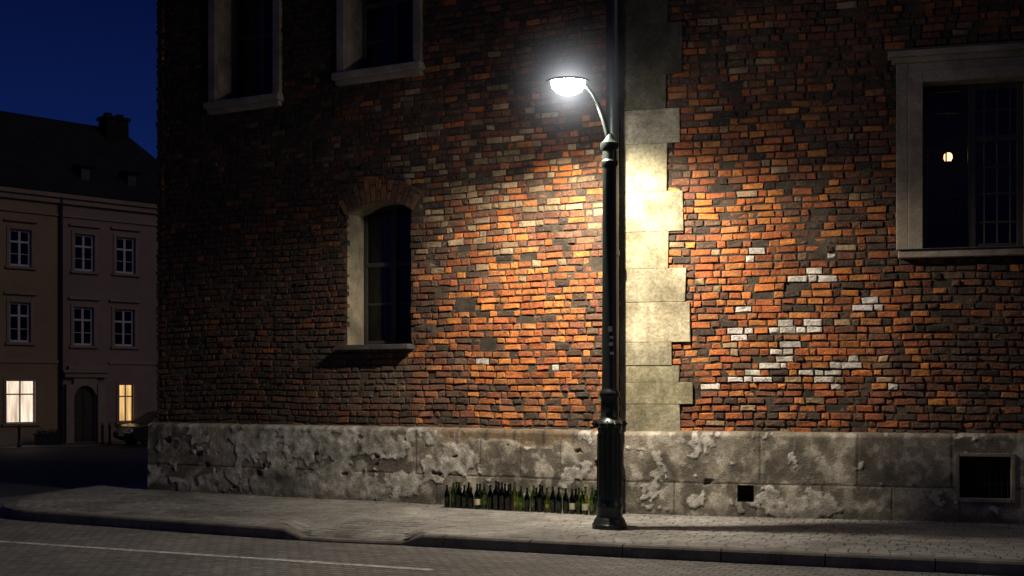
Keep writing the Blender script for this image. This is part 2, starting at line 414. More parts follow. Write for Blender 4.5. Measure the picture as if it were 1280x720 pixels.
b=MB(); b.box(L,o3[0]-.10,o3[1]+.05,MO-.44,BO+.16,o3[2]-.07,o3[2]); 
b.box(R,o4[0]-s,o4[1]+s,t0,BO+.125,o4[2]+.001,o4[2]+.014)
b.box(R,o4[0]-s-.11,o4[1]+s+.11,t0,BO+.17,o4[3]+s*.8+.132,o4[3]+s*.8+.15)
b.obj('slate_sills',M_slate,bld,bevel=.008)

# ---- quoins
Q=[(541,505,850),(505,478,866),(478,457,849),(457,428,839),(428,378,863),(378,336,857),(336,290,835),(290,240,854),(240,180,834),(180,137,850),(137,94,833),(94,30,853),(30,-30,834),(-30,-90,852),(-90,-150,835),(-150,-210,853),(-210,-270,834),(-270,-345,852)]
b=MB()
for i,(yb,yt,x) in enumerate(Q):
    za=R.uv(812,yb,BO)[1]; zb=R.uv(812,yt,BO)[1]; u1=R.uv(x,yb,BO)[0]
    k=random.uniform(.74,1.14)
    if i>=10: k*=.42  # upper blocks darkened in colour to paint the lamp's light cutoff
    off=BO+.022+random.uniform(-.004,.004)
    if i==0: za=PT-.01
    q=[R.pt(-.012,off,za+.0015),R.pt(u1+random.uniform(-.01,.01),off,za+.0015),R.pt(u1+random.uniform(-.01,.01),off,zb-.0015),R.pt(-.012,off,zb-.0015)]
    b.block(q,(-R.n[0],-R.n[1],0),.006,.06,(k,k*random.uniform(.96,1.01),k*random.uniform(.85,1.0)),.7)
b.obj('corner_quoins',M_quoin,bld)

# ---- plinth
vent=[*rect(R,1198,1265,570,624,None,0)]; hole=[*rect(R,922,943,606,627,None,0)]
zrow=.41
jr_up=[R.uv(x,575,0)[0] for x in (950,1072,1190)]+[6.0,7.3,8.7,10]
jr_lo=[R.uv(x,625,0)[0] for x in (843,945,1028,1115,1200)]+[6.1,7.5,9]
jl_up=[L.uv(x,565,0)[0] for x in (300,372,430,520,600,650,700)]
jl_lo=[L.uv(x,610,0)[0] for x in (270,340,405,470,545,625,690)]
uA=L.uv(540,560,0)[0];uB=L.uv(560,560,0)[0];uC=L.uv(700,560,0)[0];uD=L.uv(730,560,0)[0];u400=L.uv(400,570,0)[0];u650=L.uv(650,570,0)[0];u565=L.uv(565,570,0)[0];u345=L.uv(345,600,0)[0]
u258,u322=L.uv(258,580,0)[0],L.uv(322,590,0)[0]; r960=R.uv(950,620,0)[0]; r870=R.uv(880,560,0)[0]
def plin(w,u,z):
    isR=w is R
    n1=fbm(u*1.5,z*3.0,20+5*isR,5); n2=fbm(u*9,z*9,31,4); n3=fbm(u*.6,z*1.1,41+isR,4); n4=fbm(u*3.5,z*2.6,77+isR,5)
    up=z>zrow; js=(jr_up if up else jr_lo) if isR else (jl_up if up else jl_lo)
    gj=min([abs(u-j) for j in js]+[abs(z-zrow-.004*math.sin(u*3))]); joint=1-sm(.003,.012,gj+n2*.004)
    bid=sum(1 for j in js if j<u)+(10 if up else 0)
    rnd=random.Random(bid*7+isR*100).random()
    if not isR:
        wgt=.16+.40*math.exp(-((u-u400)/1.8)**2)-.18*math.exp(-((u-u650)/.8)**2)+.24*math.exp(-((u-u565)/.35)**2)
        q=n1+wgt-.34+.30*n2+.75*n4
    else:
        wl=.32*(1-sm(.3,.5,z))*math.exp(-((u-r960)/1.3)**2)+.12*math.exp(-((u-r870)/.8)**2)*sm(.4,.6,z)
        q=n1*.9+wl-.34+.40*n2+.8*n4
    pl=sm(.0,.03,q); edge=math.exp(-(q/.018)**2)
    off=-.010*joint*(1-pl)+.006*n2+.006*n1+.008*pl+.006*n2*pl
    bs=(.25,.22,.18) if isR else (.22,.19,.16)
    k=.72+.5*rnd; c=tuple(x*k for x in bs)
    c=lerp(c,(.10,.088,.075),max(0,min(.85,.95*sm(-.05,.35,n3+.6*n4))))
    c=lerp(c,(.44,.41,.36),max(0,min(.75,sm(.0,.30,-n4+.5*n2-.04))))
    chalk=sm(.02,.22,n2*.9+.35*n1-.02); c=lerp(c,(.46,.44,.41),chalk*.38)
    c=lerp(c,(.05,.042,.035),joint*.75)
    pc=.46+.3*n2+.25*n4; c=lerp(c,(pc,pc*.96,pc*.91),pl*(.55+.3*sm(-.2,.2,n2)))
    c=lerp(c,(.05,.042,.035),edge*.55)
    pit=sm(.36,.42,fbm(u*3.1,z*4.1,55+isR,4)+(.07 if not isR else -.04)-.3*abs(z-.5))
    if not isR or z<.5:
        off-=.035*pit; c=lerp(c,(.06,.05,.04),pit*.7)
    if not isR:
        dk=math.exp(-((u-u345)/.5)**2-((z-.22)/.17)**2)+1.6*math.exp(-((u-u258)/.06)**2-((z-.42)/.06)**2)+1.6*math.exp(-((u-u322)/.07)**2-((z-.33)/.06)**2)
        c=lerp(c,(.07,.06,.055),min(.9,max(0,dk*(.8+n2))) if dk>.1 else 0); off-=.04*max(0,min(1,dk-.6))
        ex=sm(.0,.06,(z-.82)+.22*n1+.06*n2)*sm(uA,uB,u)*(1-sm(uC,uD,u))
        off-=.025*ex; c=lerp(c,lerp((.04,.03,.025),(.16,.11,.065),sm(.02,.08,abs(((u*2.3)%1)-.5))),ex*.85)
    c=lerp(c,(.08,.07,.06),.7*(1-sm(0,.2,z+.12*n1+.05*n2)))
    e=sm(PT-.03,PT,z+.02*n2); off-=.02*e
    return off,c
def plinth(w,ua,ub,ops,name):
    st=.0135; nu=int((ub-ua)/st); nzv=int(PT/st); b=MB()
    for j in range(nzv+1):
        for i in range(nu+1):
            u=ua+(ub-ua)*i/nu; z=-.02+(PT+.02)*j/nzv
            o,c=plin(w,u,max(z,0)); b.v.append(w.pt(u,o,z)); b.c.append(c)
    for j in range(nzv):
        for i in range(nu):
            u=ua+(ub-ua)*(i+.5)/nu; z=-.02+(PT+.02)*(j+.5)/nzv
            if any(o[0]<u<o[1] and o[2]<z<o[3] for o in ops): continue
            k=j*(nu+1)+i; b.f.append((k,k+1,k+nu+2,k+nu+1)); b.m.append(0)
    base_i=len(b.v)
    for i in range(nu+1):
        u=ua+(ub-ua)*i/nu; b.v.append(w.pt(u,BO-.03,PT+.035)); b.c.append((.2,.17,.14))
    for i in range(nu):
        k=nzv*(nu+1)+i; b.f.append((k,k+1,base_i+i+1,base_i+i)); b.m.append(0)
    return b.obj(name,M_plinth,bld,smooth=True,fixn=False)
plinth(L,UL,0.0,[],'left_plinth'); plinth(R,0.0,UR,[vent,hole],'right_plinth')
b=MB(); b.box(S,-.2,10.088,-.25,.085,-.1,PT-.004); b.obj('return_plinth',M_trim,bld,bevel=.01)
b=MB()
for o,d in ((vent,.35),(hole,.3)):
    a,c,e,f=o; g=.012
    a-=g;c+=g;e-=g;f+=g
    b.quad(R.pt(a,-.004,e),R.pt(a,-.004,f),R.pt(a,-d,f),R.pt(a,-d,e)); b.quad(R.pt(c,-.004,e),R.pt(c,-.004,f),R.pt(c,-d,f),R.pt(c,-d,e))
    b.quad(R.pt(a,-.004,e),R.pt(c,-.004,e),R.pt(c,-d,e),R.pt(a,-d,e)); b.quad(R.pt(a,-.004,f),R.pt(c,-.004,f),R.pt(c,-d,f),R.pt(a,-d,f))
    b.quad(R.pt(a,-d,e),R.pt(c,-d,e),R.pt(c,-d,f),R.pt(a,-d,f),1)
b.obj('vent_recesses',[M_trim,M_room],bld,fixn=False)
b=MB(); a,c,e,f=vent; t=.035
b.box(R,a-t,a+.01,-.06,.022,e-t,f+t); b.box(R,c-.01,c+t,-.06,.022,e-t,f+t)
b.box(R,a+.012,c-.012,-.06,.020,f-.01,f+t); b.box(R,a+.012,c-.012,-.06,.03,e-t,e+.01)
b.obj('vent_frame',M_trim,bld,bevel=.006)
b=MB()
for i in range(9):
    x=a+(c-a)*(i+.5)/9; tube(b,[R.pt(x,-.1,e),R.pt(x,-.1,f)],.006,6)
for i in (.33,.66): 
    zz=e+(f-e)*i; tube(b,[R.pt(a,-.09,zz),R.pt(c,-.09,zz)],.006,6)
b.obj('vent_grille',M_iron,bld)
Lc=L.pt(UL-.3,.35,TOP); Cc=L.pt(0,.35,TOP); Rc=R.pt(UR+.3,.35,TOP); Bk1=(Rc[0]+3,Rc[1]+11,TOP); Bk2=(S.O[0]-.3,S.O[1]+.5,TOP)
b=MB(); apex1=(0,22,TOP+4.5); apex2=(8,20,TOP+4.5)
rim=[Lc,Cc,Rc,Bk1,Bk2]; b.v=rim+[apex1,apex2]+[(p[0],p[1],TOP-.25) for p in rim]
b.f=[(0,1,5),(1,2,6,5),(2,3,6),(3,4,5,6),(4,0,5)]+[(i,(i+1)%5,7+(i+1)%5,7+i) for i in range(5)]+[(7,8,9,10,11)]; b.m=[0]*len(b.f)
b.obj('roof',M_roof,bld)
b=MB(); r1=R.pt(UR,BO,0); b.quad((r1[0],r1[1],0),(r1[0]+2.5,r1[1]+10,0),(r1[0]+2.5,r1[1]+10,TOP),(r1[0],r1[1],TOP))
b.quad((r1[0]+2.5,r1[1]+10,0),(S.O[0],S.O[1],0),(S.O[0],S.O[1],TOP),(r1[0]+2.5,r1[1]+10,TOP)); b.obj('rear_walls',M_mortar,bld,fixn=False)

# ---- downpipe
dp=MB(); a=(765.5-CX)/F; dy=15.16; dx=a*dy
lathe(dp,[(.082,.02),(.082,TOP-.1)],dx,dy,20)
for zc in (.5,1.35,3.3,5.3,7.3,9.2):
    lathe(dp,[(.082,zc-.03),(.093,zc-.03),(.093,zc+.03),(.082,zc+.03)],dx,dy,20)
    tube(dp,[(dx,dy,zc),(dx+.1,dy+.35,zc)],.012,6)
lathe(dp,[(.082,.0),(.105,.0),(.105,.9),(.095,.93),(.082,.94)],dx,dy,20)
dpo=dp.obj('drainpipe',M_pipe,bld,smooth=True); 
m_=dpo.modifiers.new('es','EDGE_SPLIT'); m_.split_angle=math.radians(40)

# ------------------------------------------------------------------ sidewalk
ctrl=[(1.6,33.5),(-1.6,27.3),(-4.6,24.2),(-6.35,20.9),(-6.95,19.1),(-7.22,18.0),(-7.1,16.8),(-6.55,15.75),(-5.2,15.0),(-2.44,13.56),(-1.14,13.08),(1.14,12.18),(4.67,10.96),(9,9.5),(15,7.5)]
def cat(p0,p1,p2,p3,t):
    return tuple(.5*((2*p1[i])+(-p0[i]+p2[i])*t+(2*p0[i]-5*p1[i]+4*p2[i]-p3[i])*t*t+(-p0[i]+3*p1[i]-3*p2[i]+p3[i])*t**3) for i in (0,1))
path=[]
for i in range(1,len(ctrl)-2):
    for k in range(12): path.append(cat(ctrl[i-1],ctrl[i],ctrl[i+1],ctrl[i+2],k/12))
path.append(ctrl[-2])
def resample(p,st):
    out=[p[0]]; acc=0
    for i in range(1,len(p)):
        a=p[i-1];c=p[i]; d=math.dist(a,c); s=0
        while acc+d-s>=st:
            s+=st-acc; acc=0; t=s/d; out.append((a[0]+(c[0]-a[0])*t,a[1]+(c[1]-a[1])*t))
        acc+=d-s
    return out
kp=resample(path,.25)
def nrm(p,i):
    a=p[max(i-1,0)];c=p[min(i+1,len(p)-1)]; dx=c[0]-a[0];dy=c[1]-a[1];l=math.hypot(dx,dy); return (-dy/l,dx/l)
KW=.15
kin=[(p[0]+nrm(kp,i)[0]*KW,p[1]+nrm(kp,i)[1]*KW) for i,p in enumerate(kp)]
kin_c=[p for p in kin if p[1]<17 and -4.5<p[0]<1]
def dip(x,dist=0):
    return -.09*sm(-2.65,-2.4,x)*(1-sm(-1.2,-.98,x))*max(0,1-dist/1.1)
def surf(x,y):
    if -3.2<x<-.5 and y<14.9: return dip(x,min(math.dist((x,y),q) for q in kin_c))
    return 0.0
kb=MB(); i=0
while i<len(kp)-4:
    for k in range(4):
        a=kp[i+k];c=kp[i+k+1];d=kin[i+k+1];e=kin[i+k]
        g=.006 if k==0 else 0; g2=.006 if k==3 else 0
        za=dip(a[0]);zb=dip(c[0])
        def mv(p,q,t): l=math.dist(p,q); return (p[0]+(q[0]-p[0])*t/l,p[1]+(q[1]-p[1])*t/l)
        A=mv(a,c,g);Cc_=mv(c,a,g2);D=mv(d,e,g2);E=mv(e,d,g)
        idx=len(kb.v); ch=.015
        pin=lambda p,q:mv(p,q,ch)
        kb.v+=[(*A,-.2),(*Cc_,-.2),(*A,za-ch),(*Cc_,zb-ch),(*pin(A,E),za+.005),(*pin(Cc_,D),zb+.005),(*E,za+.005),(*D,zb+.005),(*E,-.2),(*D,-.2)]
        for q in ((0,1,3,2),(2,3,5,4),(4,5,7,6),(6,7,9,8)): kb.f.append(tuple(idx+t for t in q)); kb.m.append(0)
        if k==0: kb.f.append((idx,idx+2,idx+4,idx+6,idx+8)); kb.m.append(0)
        if k==3: kb.f.append((idx+1,idx+3,idx+5,idx+7,idx+9)); kb.m.append(0)
    i+=4
sw=empty('sidewalk')
kb.obj('kerb_stones',M_kerb,sw)
endR=R.pt(UR+.5,-.1,0)
poly=kin+[(endR[0]+1,endR[1]-.3)]+[R.pt(0,-.05,0)[:2],L.pt(UL+.05,-.05,0)[:2],S.pt(0,-.05,0)[:2]]
def inside(x,y,P=poly):
    r=False; n=len(P); j=n-1
    for i in range(n):
        xi,yi=P[i];xj,yj=P[j]
        if (yi>y)!=(yj>y) and x<(xj-xi)*(y-yi)/(yj-yi)+xi: r=not r
        j=i
    return r
pv=MB(); fr=Wall(C,(6.9,-2.9)); v=-2.0; row=0
while v<8:
    hh=.125; u=-22+(row%2)*.1
    while u<13:
        ln=.20*random.choice((1,1,1,.93,1.05))
        p=fr.pt(u+ln/2,v+hh/2,0)
        if 6<p[1]<32 and inside(p[0],p[1]):
            dz=.008*noise.noise(Vector((p[0],p[1],0)))+random.gauss(0,.0010); j=.0045
            q=[]
            for (a_,b_) in ((u+j,v+j),(u+ln-j,v+j),(u+ln-j,v+hh-j),(u+j,v+hh-j)):
                pp=fr.pt(a_,b_,0); q.append((pp[0],pp[1],dz+surf(pp[0],pp[1])+random.gauss(0,.0010)))
            g=random.uniform(.20,.27)*(1+.35*noise.noise(Vector((p[0]*.7,p[1]*.7,4))))
            pv.block(q,(0,0,-1),.005,.05,(g,g*.97,g*.94),.5)
        u+=ln
    v+=hh; row+=1
pv.obj('paving_setts',M_paver,sw)
jb=MB()
for i in range(-60,100):
    for k in range(-20,100):
        x=i*.25-3; y=7+k*.25
        if y>32: continue
        if inside(x+.125,y+.125):
            jb.quad(*[(a_,b_,-.010+surf(a_,b_)) for a_,b_ in ((x,y),(x+.25,y),(x+.25,y+.25),(x,y+.25))])
ji=jb.obj('joint_sand',M_joint,sw,fixn=False)

# ------------------------------------------------------------------ ground, road
def gz(y): return -.125-.70*sm(20,48,y)
b=MB(); ys=[-200,-40,0,10,18]+[20+2*i for i in range(16)]+[60,90,160,400]
for i in range(len(ys)-1):
    for x0,x1 in ((-400,-60),(-60,-20),(-20,20),(20,400)):
        b.quad((x0,ys[i],gz(ys[i])),(x1,ys[i],gz(ys[i])),(x1,ys[i+1],gz(ys[i+1])),(x0,ys[i+1],gz(ys[i+1])))
b.obj('ground',M_asph,fixn=False)
m,nt,p=base('road_setts'); v=coords(nt); mp=nt.nodes.new('ShaderNodeMapping'); mp.inputs['Rotation'].default_value=(0,0,math.radians(24)); nt.links.new(v,mp.inputs[0])
br=nt.nodes.new('ShaderNodeTexBrick'); nt.links.new(mp.outputs[0],br.inputs[0]); br.inputs['Scale'].default_value=1
br.inputs['Brick Width'].default_value=.15; br.inputs['Row Height'].default_value=.105; br.inputs['Mortar Size'].default_value=.009; br.inputs['Mortar Smooth'].default_value=.6
br.inputs['Color1'].default_value=(.22,.215,.21,1); br.inputs['Color2'].default_value=(.14,.138,.135,1); br.inputs['Mortar'].default_value=(.06,.058,.055,1)
n1=nz(nt,v,.5,5,.7); n2=nz(nt,v,35,4,.7)
c=mix(nt,1.0,br.outputs[0],ramp(nt,n1,.3,.7,(.65,.65,.65,1),(1.3,1.28,1.27,1)),'MULTIPLY')
c=mix(nt,1.0,c,ramp(nt,n2,.3,.7,(.6,.6,.6,1),(1.35,1.35,1.35,1)),'MULTIPLY')
nt.links.new(c,p.inputs['Base Color']); p.inputs['Roughness'].default_value=.6
mth=nt.nodes.new('ShaderNodeMath'); mth.operation='MULTIPLY_ADD'; mth.inputs[1].default_value=-1.0; nt.links.new(br.outputs['Fac'],mth.inputs[0]); nt.links.new(n2,mth.inputs[2])
bump(nt,p,mth.outputs[0],.8,.015)
b=MB()
b.v=[(-60,-6,-.121),(40,-6,-.121),(40,20,-.121),(-7.5,20,-.121),(-8.2,18.4,-.121),(-60,18.6,-.121)]
b.f=[(0,1,2,3,4,5)]; b.m=[0]; b.obj('road',m,fixn=False)
m2,nt,p=base('road_paint'); v=coords(nt)
nt.links.new(mix(nt,ramp(nt,nz(nt,v,14,6,.8),.45,.62),(.6,.6,.58),(.16,.155,.15)),p.inputs['Base Color']); p.inputs['Roughness'].default_value=.7
A=Vector((-5.7,13.42)); Bp=Vector((-.75,11.33)); d=(Bp-A).normalized(); nn=Vector((-d.y,d.x)); A2=A-d*9
b=MB(); h=.05; b.quad((*(A2-nn*h),-.117),(*(Bp-nn*h),-.117),(*(Bp+nn*h),-.117),(*(A2+nn*h),-.117)); b.obj('lane_marking',m2,fixn=False)

# ------------------------------------------------------------------ far building
P0=(-21.33,50.0); FB=Wall(P0,(5.1,5.0)); far=empty('townhouse')
GF=-.86; u_e=FB.uv(262,400)[0]; u_s=-9.0; EZ=10.0
us=FB.uv(75,400)[0]
def fr_(x0,x1,yt,yb):
    xm=(x0+x1)/2; return [FB.uv(x0,yb)[0],FB.uv(x1,yb)[0],FB.uv(xm,yb)[1],FB.uv(xm,yt)[1]]
wins=[fr_(12,39,287,333),fr_(12,38,378,428),fr_(93,118,293,339),fr_(145,169,297,342),fr_(92,117,384,432),fr_(143,168,387,433)]
lit=[fr_(8,44,475,529),fr_(149,167,480,527)]
door=fr_(92,118,482,553); door[2]=GF+.1
extra=[[o[0]-3.6,o[1]-3.6,o[2],o[3]] for o in wins[:2]]
allw=wins+extra
b=MB()
panel(b,FB,0,u_s,us,GF-.3,EZ,[o for o in allw+lit if o[1]<us],.18)
panel(b,FB,.0,us,u_e,GF-.3,EZ,[o for o in allw+lit+[door] if o[0]>us],.18,1,1)
w2=Wall(FB.pt(u_e,0,0)[:2],(-FB.n[0],-FB.n[1]))
panel(b,w2,0,0,10,GF-.3,EZ,[],.1,1); b.quad(FB.pt(u_s,0,GF),FB.pt(u_s,-10,GF),FB.pt(u_s,-10,EZ),FB.pt(u_s,0,EZ)); b.quad(FB.pt(u_s,-10,GF),FB.pt(u_e,-10,GF),FB.pt(u_e,-10,EZ),FB.pt(u_s,-10,EZ))
b.obj('facade',[M_far1,M_far2],far,fixn=False)
for i,o in enumerate(allw): window(FB,o,-.12,'casement_%d'%i,(.5,),(.33,),0,(.66,),False,M_wframe,.085,parent=far)
b=MB()
for i,o in enumerate(lit):
    q=MB(); q.quad(FB.pt(o[0],-.16,o[2]),FB.pt(o[1],-.16,o[2]),FB.pt(o[1],-.16,o[3]),FB.pt(o[0],-.16,o[3])); q.obj('lit_curtain_%d'%i,[M_litwin,M_litwin2][i],far,fixn=False)
    fr2=.05
    b.box(FB,o[0],o[0]+fr2,-.15,-.1,o[2],o[3]);b.box(FB,o[1]-fr2,o[1],-.15,-.1,o[2],o[3]);b.box(FB,o[0],o[1],-.15,-.098,o[2],o[2]+fr2);b.box(FB,o[0],o[1],-.15,-.098,o[3]-fr2,o[3])
    mid=(o[0]+o[1])/2; b.box(FB,mid-.03,mid+.03,-.15,-.095,o[2],o[3]); zz=o[3]-(o[3]-o[2])*.33; b.box(FB,o[0],o[1],-.15,-.097,zz-.03,zz+.03)
b.obj('lit_window_frames',M_wframe,far)
t=MB()
for o in allw+lit:
    s=.14; t.box(FB,o[0]-s,o[0],-.02,.05,o[2],o[3]+s);t.box(FB,o[1],o[1]+s,-.02,.05,o[2],o[3]+s);t.box(FB,o[0],o[1],-.02,.048,o[3],o[3]+s)
    t.box(FB,o[0]-s-.06,o[1]+s+.06,-.02,.12,o[2]-.12,o[2]-.002)
for o in wins: t.box(FB,o[0]-.25,o[1]+.25,-.02,.13,o[3]+.32,o[3]+.42)
t.box(FB,u_s,u_e+.25,-.02,.28,EZ-.22,EZ-.002);t.box(FB,u_s,u_e+.15,-.02,.16,EZ-.45,EZ-.222);t.box(FB,u_s,u_e+.1,-.02,.08,EZ-1.0,EZ-.93)
zb=FB.uv(100,452)[1]; t.box(FB,u_s,door[0]-.65,-.02,.07,zb-.1,zb+.06); t.box(FB,door[1]+.65,u_e+.05,-.02,.07,zb-.1,zb+.06)
t.box(FB,u_s,door[0]-.5,-.02,.06,GF-.2,GF+.55);t.box(FB,door[1]+.5,u_e,-.02,.06,GF-.2,GF+.55)
t.box(FB,door[0]-.42,door[0]-.06,-.02,.22,GF-.2,door[3]+.05);t.box(FB,door[1]+.06,door[1]+.42,-.02,.22,GF-.2,door[3]+.05)
t.box(FB,door[0]-.5,door[1]+.5,-.02,.26,door[3]+.35,door[3]+.55);t.box(FB,door[0]-.6,door[1]+.6,-.02,.36,door[3]+.552,door[3]+.68)
t.box(FB,door[0]-.3,door[1]+.3,-.02,.2,door[3]+.682,door[3]+.85)
t.obj('mouldings',M_fartrim,far,bevel=.02)
b=MB(); N=14; cu2=(door[0]+door[1])/2; hw2=(door[1]-door[0])/2
for i in range(N):
    a0=door[0]-.06+(2*hw2+.12)*i/N;a1=door[0]-.06+(2*hw2+.12)*(i+1)/N
    fz=lambda x:door[3]-hw2+math.sqrt(max(0,hw2**2-(x-cu2)**2))
    b.quad(FB.pt(a0,.15,fz(a0)),FB.pt(a1,.15,fz(a1)),FB.pt(a1,.15,door[3]+.35),FB.pt(a0,.15,door[3]+.35))
    b.quad(FB.pt(a0,.15,fz(a0)),FB.pt(a1,.15,fz(a1)),FB.pt(a1,-.1,fz(a1)),FB.pt(a0,-.1,fz(a0)))
b.obj('portal_arch',M_fartrim,far,fixn=False)
b=MB(); b.box(FB,door[0]-.05,cu2-.01,-.2,-.1,GF-.1,door[3]); b.box(FB,cu2+.01,door[1]+.05,-.2,-.1,GF-.1,door[3])
for s0 in (door[0]+.08,cu2+.08):
    for z0 in (GF+.3,GF+1.2): b.box(FB,s0,s0+hw2-.16,-.11,-.08,z0,z0+.7)
b.obj('front_door',M_wood,far,bevel=.01)
b=MB(); rd=-5.0; RZ=14.3; uh=FB.uv(150,170,rd)[0]
b.v=[FB.pt(u_s,.35,EZ),FB.pt(u_e+.35,.35,EZ),FB.pt(u_e+.35,-10.3,EZ),FB.pt(u_s,-10.3,EZ),FB.pt(u_s,rd,RZ),FB.pt(uh,rd,RZ)]
b.f=[(0,1,5,4),(1,2,5),(2,3,4,5),(0,4,3),(0,3,2,1)]; b.m=[0]*5; b.obj('hipped_roof',M_roof,far)
b=MB(); cu_=FB.uv(145,170,-4.2); b.box(FB,cu_[0]-.55,cu_[0]+.55,-4.9,-4.0,12,cu_[1]+.75); b.box(FB,cu_[0]-.63,cu_[0]+.63,-4.97,-3.93,cu_[1]+.75,cu_[1]+.9)
for k in (-.3,.3): b.box(FB,cu_[0]+k-.14,cu_[0]+k+.14,-4.6,-4.3,cu_[1]+.9,cu_[1]+1.1)
b.obj('chimney',M_roof,far)
b=MB()
for (x,y) in ((107,222),(165,230)):
    u_,z_=FB.uv(x,y,-.9); b.box(FB,u_-.28,u_+.28,-2.2,-.7,z_-.45,z_+.45); b.box(FB,u_-.38,u_+.38,-2.3,-.6,z_+.452,z_+.55)
b.obj('dormers',M_roof,far)
b=MB()
for (x,y) in ((107,222),(165,230)):
    u_,z_=FB.uv(x,y,-.69); b.quad(FB.pt(u_-.2,-.69,z_-.35),FB.pt(u_+.2,-.69,z_-.35),FB.pt(u_+.2,-.69,z_+.35),FB.pt(u_-.2,-.69,z_+.35))
b.obj('dormer_panes',M_black,far,fixn=False)
b=MB(); q=FB.pt(us,.12,0); lathe(b,[(.07,GF),(.07,EZ-.2)],q[0],q[1],12); b.obj('far_downpipe',M_black,far,smooth=True)
b=MB(); b.box(FB,u_s-20,u_e+12,.0,2.6,GF-.2,GF+.08); b.obj('far_pavement',M_kerb,bevel=.02)
def planter(px,off):
    u_=FB.uv(px,550,off)[0]; e=empty('planter_box'); b=MB()
    b.box(FB,u_-.5,u_+.5,off-.2,off+.2,GF+.08,GF+.5); b.box(FB,u_-.54,u_+.54,off-.24,off+.24,GF+.5,GF+.56); b.obj('box',M_black,e,bevel=.01)
    l=MB()
    for i in range(260):
        x=u_+random.uniform(-.48,.48); oo=off+random.uniform(-.2,.2); z=GF+.55+abs(random.gauss(0,.10)); s=.04
        a=Vector((random.gauss(0,1),random.gauss(0,1),random.gauss(0,1))).normalized()*s; c=Vector((random.gauss(0,1),random.gauss(0,1),random.gauss(0,1))).normalized()*s
        p=Vector(FB.pt(x,oo,z)); l.quad(tuple(p-a),tuple(p-c),tuple(p+a),tuple(p+c))
    l.obj('foliage',plain('leaf',(.04,.07,.03),.7),e,fixn=False)
planter(60,1.0)
for px in (128,137,24):
    u_=FB.uv(px,550,2.2)[0]; q=FB.pt(u_,2.2,0); b=MB()
    lathe(b,[(.001,.0),(.09,.0),(.09,.06),(.055,.1),(.05,.72),(.07,.74),(.07,.79),(.045,.82),(.05,.87),(.001,.92)],q[0],q[1],14,0,GF+.08); b.obj('bollard',M_iron,smooth=True)
# ------------------------------------------------------------------ parked car
def car(px,off):
    e=empty('parked_car'); u0=FB.uv(px,550,off)[0]; cw=Wall(FB.pt(u0,off,0)[:2],FB.d)
    gy=FB.pt(u0,off,0)[1]; Z=gz(gy)+.01
    prof=[(0.02,.35),(0,.55),(.08,.82),(.95,.95),(3.75,.98),(4.1,.9),(4.15,.5),(4.1,.3),(3.7,.22),(.3,.22)]
    cab=[(.75,.93),(1.45,1.38),(1.7,1.43),(2.9,1.43),(3.3,1.36),(4.0,.95)]
    b=MB(); n=len(prof); secs=[(-.86,.97,2.1),(-.80,1,2.1),(.80,1,2.1),(.86,.97,2.1)]
    for (o_,sc,cx_) in secs:
        for (x,z) in prof: b.v.append(cw.pt(cx_+(x-cx_)*sc,o_,Z+z))
    for s_ in range(3):
        for k in range(n):
            k2=(k+1)%n; b.f.append((s_*n+k,s_*n+k2,(s_+1)*n+k2,(s_+1)*n+k)); b.m.append(0)
    b.f.append(tuple(range(n))); b.m.append(0); b.f.append(tuple(3*n+k for k in range(n))); b.m.append(0)
    b.obj('body',M_black,e,bevel=.04)
    b=MB(); n=len(cab)
    for o_ in (-.78,.78):
        for (x,z) in cab: b.v.append(cw.pt(x,o_*(1-.22*(z-.93)/.5),Z+z))
    for k in range(n):
        k2=(k+1)%n; b.f.append((k,k2,n+k2,n+k)); b.m.append(1 if k in (0,4) else 0)
    b.f.append(tuple(range(n)));b.m.append(1);b.f.append(tuple(range(n,2*n)));b.m.append(1)
    b.obj('cabin',[M_black,M_slate],e,bevel=.02)
    w=MB()
    for x in (.8,3.35):
        for o_ in (-.84,.64):
            st=len(w.v)
            for r,oo in ((.18,0),(.3,0),(.32,.03),(.32,.18),(.3,.2),(.18,.2),(.17,.17),(.01,.17)):
                for k in range(20):
                    a=2*math.pi*k/20; w.v.append(cw.pt(x+r*math.cos(a),o_+oo,Z+.32+r*math.sin(a)))
            for j in range(7):
                for k in range(20):
                    k2=(k+1)%20; w.f.append((st+j*20+k,st+j*20+k2,st+(j+1)*20+k2,st+(j+1)*20+k)); w.m.append(1 if j>4 else 0)
    w.obj('wheels',[M_rubber,M_iron],e,fixn=False)
    l=MB(); l.box(cw,-.01,.2,.55,.84,Z+.6,Z+.74); l.box(cw,-.01,.2,-.84,-.55,Z+.6,Z+.74); l.box(cw,-.02,.05,-.25,.25,Z+.42,Z+.53); l.obj('lamps_and_plate',M_wframe,e,bevel=.01)
    m=MB(); m.box(cw,1.35,1.5,.86,1.0,Z+.93,Z+1.06); m.box(cw,1.35,1.5,-1.0,-.86,Z+.93,Z+1.06); m.obj('mirrors',M_black,e,bevel=.02)
car(152,3.7)

